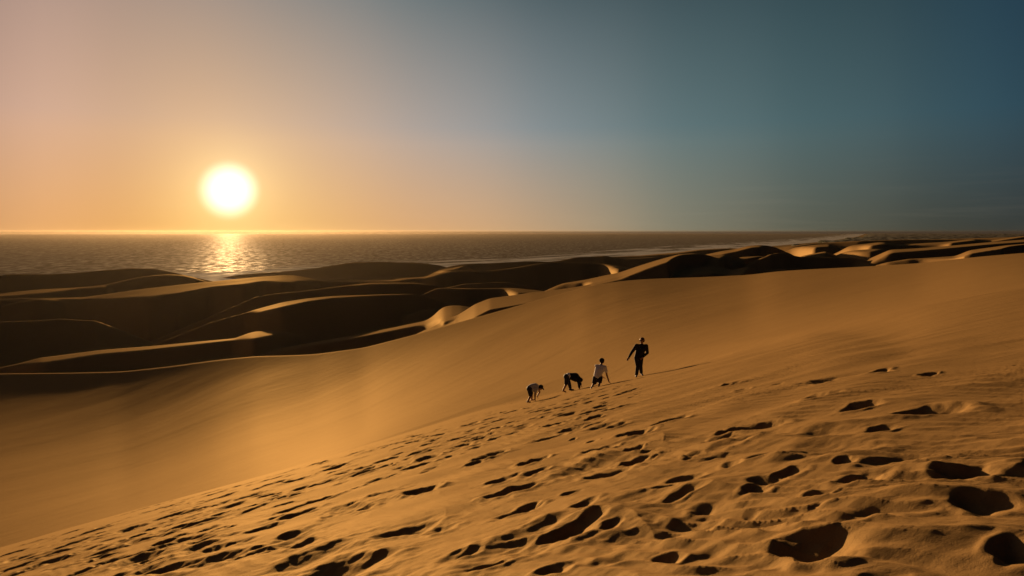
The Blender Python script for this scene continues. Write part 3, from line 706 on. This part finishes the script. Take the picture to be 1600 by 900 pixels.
def person_kneeling():
    b, hr, st, so_ = (bmesh.new() for _ in range(4))
    hip = V((0.02, 0.02, 0.42)); ch = V((0.10, 0.10, 0.74)); nk = V((0.19, 0.16, 0.98)); hd = V((0.235, 0.17, 1.15))
    sL, sR = V((0.0, 0.20, 0.92)), V((0.335, 0.05, 0.90)); eR, hR = V((0.40, 0.04, 0.56)), V((0.50, 0.04, 0.215))
    eL, hL = V((0.12, 0.36, 0.66)), V((0.28, 0.46, 0.34))
    kL, fL = V((-0.10, 0.20, 0.11)), V((-0.24, -0.14, 0.03)); kR, fR = V((0.13, 0.22, 0.16)), V((0.06, -0.16, 0.08))
    chain(b, [(hip, 0.125), (ch, 0.125), (nk - V((.03, .02, .09)), 0.10), (nk, 0.052), (hd, 0.05)])
    chain(b, [(nk - V((.03, .02, .09)), 0.07), (sR, 0.055), (eR, 0.040), (hR, 0.028)]); hand(b, hR, (0.45, 0.2, -0.45), (0, 0.3, -1), 1, 0.15)
    chain(b, [(nk - V((.03, .02, .09)), 0.07), (sL, 0.055), (eL, 0.040), (hL, 0.028)]); hand(b, hL, (0.6, 0.2, -0.3), (0, 0.3, -1), 1, 0.15)
    for sx, k, f in ((-0.09, kL, fL), (0.09, kR, fR)):
        chain(b, [(hip + V((sx, 0, -0.03)), 0.085), (k, 0.058), (f, 0.036)]); chain(b, [(f, 0.036), (f + V((-0.04, -0.09, -0.05)), 0.032), (f + V((-0.05, -0.15, -0.03)), 0.024)])
    head(b, hr, hd, (0.6, 0.75, 0.12), (-0.05, 0, 1), 0.107)
    ball(hr, hd + V((-0.02, -0.02, 0.03)), 0.112)
    chain(st, [(hip + V((-.01, 0, 0.05)), 0.155), (ch, 0.16), (nk - V((.03, .02, .1)), 0.125), (nk - V((.01, .01, .04)), 0.07)])
    capsule(st, sL.lerp(nk, .2) - V((0, 0, .05)), sR.lerp(nk, .2) - V((0, 0, .05)), 0.10, 0.10)
    capsule(st, hip + V((-.03, .02, .1)), sL + V((.05, -.03, -.05)), .13, .10); capsule(st, hip + V((.03, 0, .1)), sR + V((-.06, .02, -.05)), .13, .10)
    for s_, e in ((sL, eL), (sR, eR)): chain(st, [(nk - V((.03, .02, .09)), 0.1), (s_ - V((0, 0, .01)), 0.076), (s_.lerp(e, 0.62), 0.072)])
    chain(so_, [(hip + V((-0.05, 0, -0.01)), 0.142), (hip + V((0.05, 0, -0.01)), 0.142)])
    for sx, k in ((-0.09, kL), (0.09, kR)): chain(so_, [(hip + V((sx, 0, -0.03)), 0.125), ((hip + V((sx, 0, -0.03))).lerp(k, 0.85), 0.105)])
    finish((933, 604.5), 'person kneeling in a white T-shirt, bare right arm propped on the sand', b,
           [('hair', hr, HAIR, .009), ('shirt', st, M_WHITE, .011), ('shorts', so_, M_DARK, .011)], 1.0)

def person_on_all_fours():
    b, hr, tp, tr, sh = (bmesh.new() for _ in range(5))
    hip = V((-0.10, 0, 0.68)); wa = V((0.06, 0.02, 0.73)); ch = V((0.27, 0.04, 0.69)); nk = V((0.40, 0.05, 0.62)); hd = V((0.455, 0.05, 0.50))
    sN, sF = V((0.34, -0.12, 0.64)), V((0.36, 0.20, 0.64)); eN, hN = V((0.40, -0.14, 0.40)), V((0.42, -0.12, 0.17)); eF, hF = V((0.46, 0.24, 0.42)), V((0.52, 0.26, 0.24))
    kB, aB = V((-0.13, -0.08, 0.34)), V((-0.25, -0.06, 0.05)); kF, aF = V((0.0, 0.10, 0.40)), V((0.07, 0.08, 0.10))
    chain(b, [(hip, 0.12), (wa, 0.115), (ch, 0.12), (nk, 0.055), (hd, 0.05)])
    for s_, e, h in ((sN, eN, hN), (sF, eF, hF)):
        chain(b, [(ch, 0.08), (s_, 0.055), (e, 0.042), (h, 0.029)]); hand(b, h, (0.25, 0, -0.6), (-1, 0, 0), 1, 0.25)
    for sy, k, a in ((-0.08, kB, aB), (0.08, kF, aF)):
        chain(b, [(hip + V((0, sy, -0.02)), 0.085), (k, 0.056), (a, 0.036), (a + V((0.11, 0, -0.05)), 0.03)])
    head(b, hr, hd, (0.35, 0.0, -0.85), (0.9, 0, 0.35), 0.104, 0.0)
    ball(hr, hd + V((0.015, 0, 0.02)), 0.112)
    chain(tp, [(wa - V((.02, 0, .02)), 0.135), (ch, 0.155), (nk, 0.08)])
    capsule(tp, ch + V((0.02, -.09, -.10)), wa + V((.04, -.05, -.08)), .14, .12); capsule(tp, ch + V((0.05, .1, -.08)), wa + V((.04, .05, -.06)), .14, .12); capsule(tp, nk + V((0, 0, -.02)), ch + V((.06, 0, -.05)), .10, .15)
    for s_, e, h in ((sN, eN, hN), (sF, eF, hF)): chain(tp, [(ch, 0.10), (s_, 0.084), (e, 0.066), (e.lerp(h, 0.8), 0.05)])
    chain(tr, [(hip + V((0, -0.05, 0)), 0.135), (hip + V((0, 0.05, 0)), 0.135)])
    chain(tr, [(hip + V((0, -.08, -.02)), 0.108), (hip.lerp(kB, .8) + V((0, -.07, 0)), 0.085)]); chain(tr, [(hip + V((0, .08, -.02)), 0.108), (kF, 0.085), (kF.lerp(aF, .8), .066)])
    bl = bmesh.new(); chain(bl, [(hip.lerp(wa, .48) + V((0, -.02, .005)), .136), (hip.lerp(wa, .62) + V((0, .02, .005)), .136)])
    shoe(sh, aF + V((-.03, 0, -.03)), aF + V((0.13, 0, -.05)))
    finish((889, 612), 'person bent over on hands and feet in a black top, between pale-shirted climbers', b,
           [('hair', hr, HAIR, .009), ('top', tp, M_BLACK, .011), ('trousers', tr, M_DARK, .011), ('undershirt', bl, M_WHITE, .011), ('shoe', sh, M_NAVY, .009)], 1.13)

def person_crouching():
    b, hr, st, so_, cp = (bmesh.new() for _ in range(5))
    hip = V((-0.10, 0.02, 0.60)); wa = V((0.0, 0.08, 0.66)); ch = V((0.14, 0.14, 0.67)); nk = V((0.26, 0.17, 0.66)); hd = V((0.345, 0.17, 0.60))
    sN, sF = V((0.17, -0.02, 0.58)), V((0.25, 0.30, 0.60)); eN, hN = V((0.13, -0.05, 0.34)), V((0.13, -0.03, 0.12)); eF, hF = V((0.33, 0.28, 0.38)), V((0.24, 0.24, 0.20))
    kB, aB = V((-0.05, -0.07, 0.28)), V((-0.17, -0.07, 0.05)); kF, aF = V((-0.0, 0.17, 0.32)), V((0.0, 0.16, 0.08))
    chain(b, [(hip, 0.11), (wa, 0.11), (ch, 0.115), (nk, 0.052), (hd, 0.048)])
    for s_, e, h in ((sN, eN, hN), (sF, eF, hF)):
        chain(b, [(ch, 0.075), (s_, 0.052), (e, 0.040), (h, 0.027)]); hand(b, h, (0.15, 0.1, -0.6), (-1, 0, 0), 0.95, 0.25)
    for sy, k, a in ((-0.08, kB, aB), (0.08, kF, aF)):
        chain(b, [(hip + V((0, sy, -0.02)), 0.085), (k, 0.054), (a, 0.034)]); chain(b, [(a, 0.034), (a + V((-0.03, -.01, -.03)), .032), (a + V((0.10, 0.02, -0.035)), 0.028)])
    head(b, hr, hd, (0.65, 0.1, -0.7), (0.7, 0, 0.65), 0.102)
    ball(cp, hd + V((0.03, 0, 0.045)), (0.105, 0.105, 0.10)); capsule(cp, hd + V((0.08, 0, 0.0)), hd + V((0.155, 0.0, -0.085)), 0.045, 0.022)
    chain(st, [(hip + V((.02, 0, .03)), 0.13), (wa, 0.14), (ch, 0.15), (nk - V((.02, 0, 0)), 0.075)])
    capsule(st, sN.lerp(ch, .3), sF.lerp(ch, .3), .10, .10); capsule(st, ch + V((-.0, -.08, -.08)), wa + V((0.02, -.05, -.1)), .13, .11)
    for s_, e in ((sN, eN), (sF, eF)): chain(st, [(s_, 0.078), (s_.lerp(e, 0.5), 0.066)])
    chain(so_, [(hip + V((0, -0.05, 0)), 0.125), (hip + V((0, 0.05, 0)), 0.125)])
    for sy, k in ((-0.08, kB), (0.08, kF)): chain(so_, [(hip + V((0, sy, -0.02)), 0.105), ((hip + V((0, sy, -.02))).lerp(k, 0.85), 0.08)])
    finish((831, 628), 'lowest climber, crouched forward in a grey T-shirt and dark peaked cap', b,
           [('hair', hr, HAIR, .009), ('shirt', st, M_GREY, .011), ('shorts', so_, M_DARK, .011), ('cap', cp, M_BLACK, .009)], 1.07)

person_walking(); person_kneeling(); person_on_all_fours(); person_crouching()

# ------------------------------------------------------------------ sea air
HAZE = 1.6e-5
if HAZE > 0:
    bm = bmesh.new()
    bmesh.ops.create_cube(bm, size=1.0)
    for v in bm.verts:
        v.co.x *= 53000; v.co.y *= 53000
        v.co.z = 15.0 if v.co.z > 0 else SEA - 15.0
    me = bpy.data.meshes.new('haze'); bm.to_mesh(me); bm.free()
    o = bpy.data.objects.new('haze', me); COL.objects.link(o)
    o['kind'] = 'stuff'; o['label'] = 'thin warm haze over the sea and the dunes'
    m = bpy.data.materials.new('haze'); m.use_nodes = True
    t = m.node_tree; t.nodes.clear()
    out = t.nodes.new('ShaderNodeOutputMaterial'); pv = t.nodes.new('ShaderNodeVolumePrincipled')
    pv.inputs['Density'].default_value = HAZE
    pv.inputs['Color'].default_value = (0.15, 0.125, 0.09, 1)
    pv.inputs['Anisotropy'].default_value = 0.75
    t.links.new(pv.outputs[0], out.inputs['Volume'])
    me.materials.append(m)
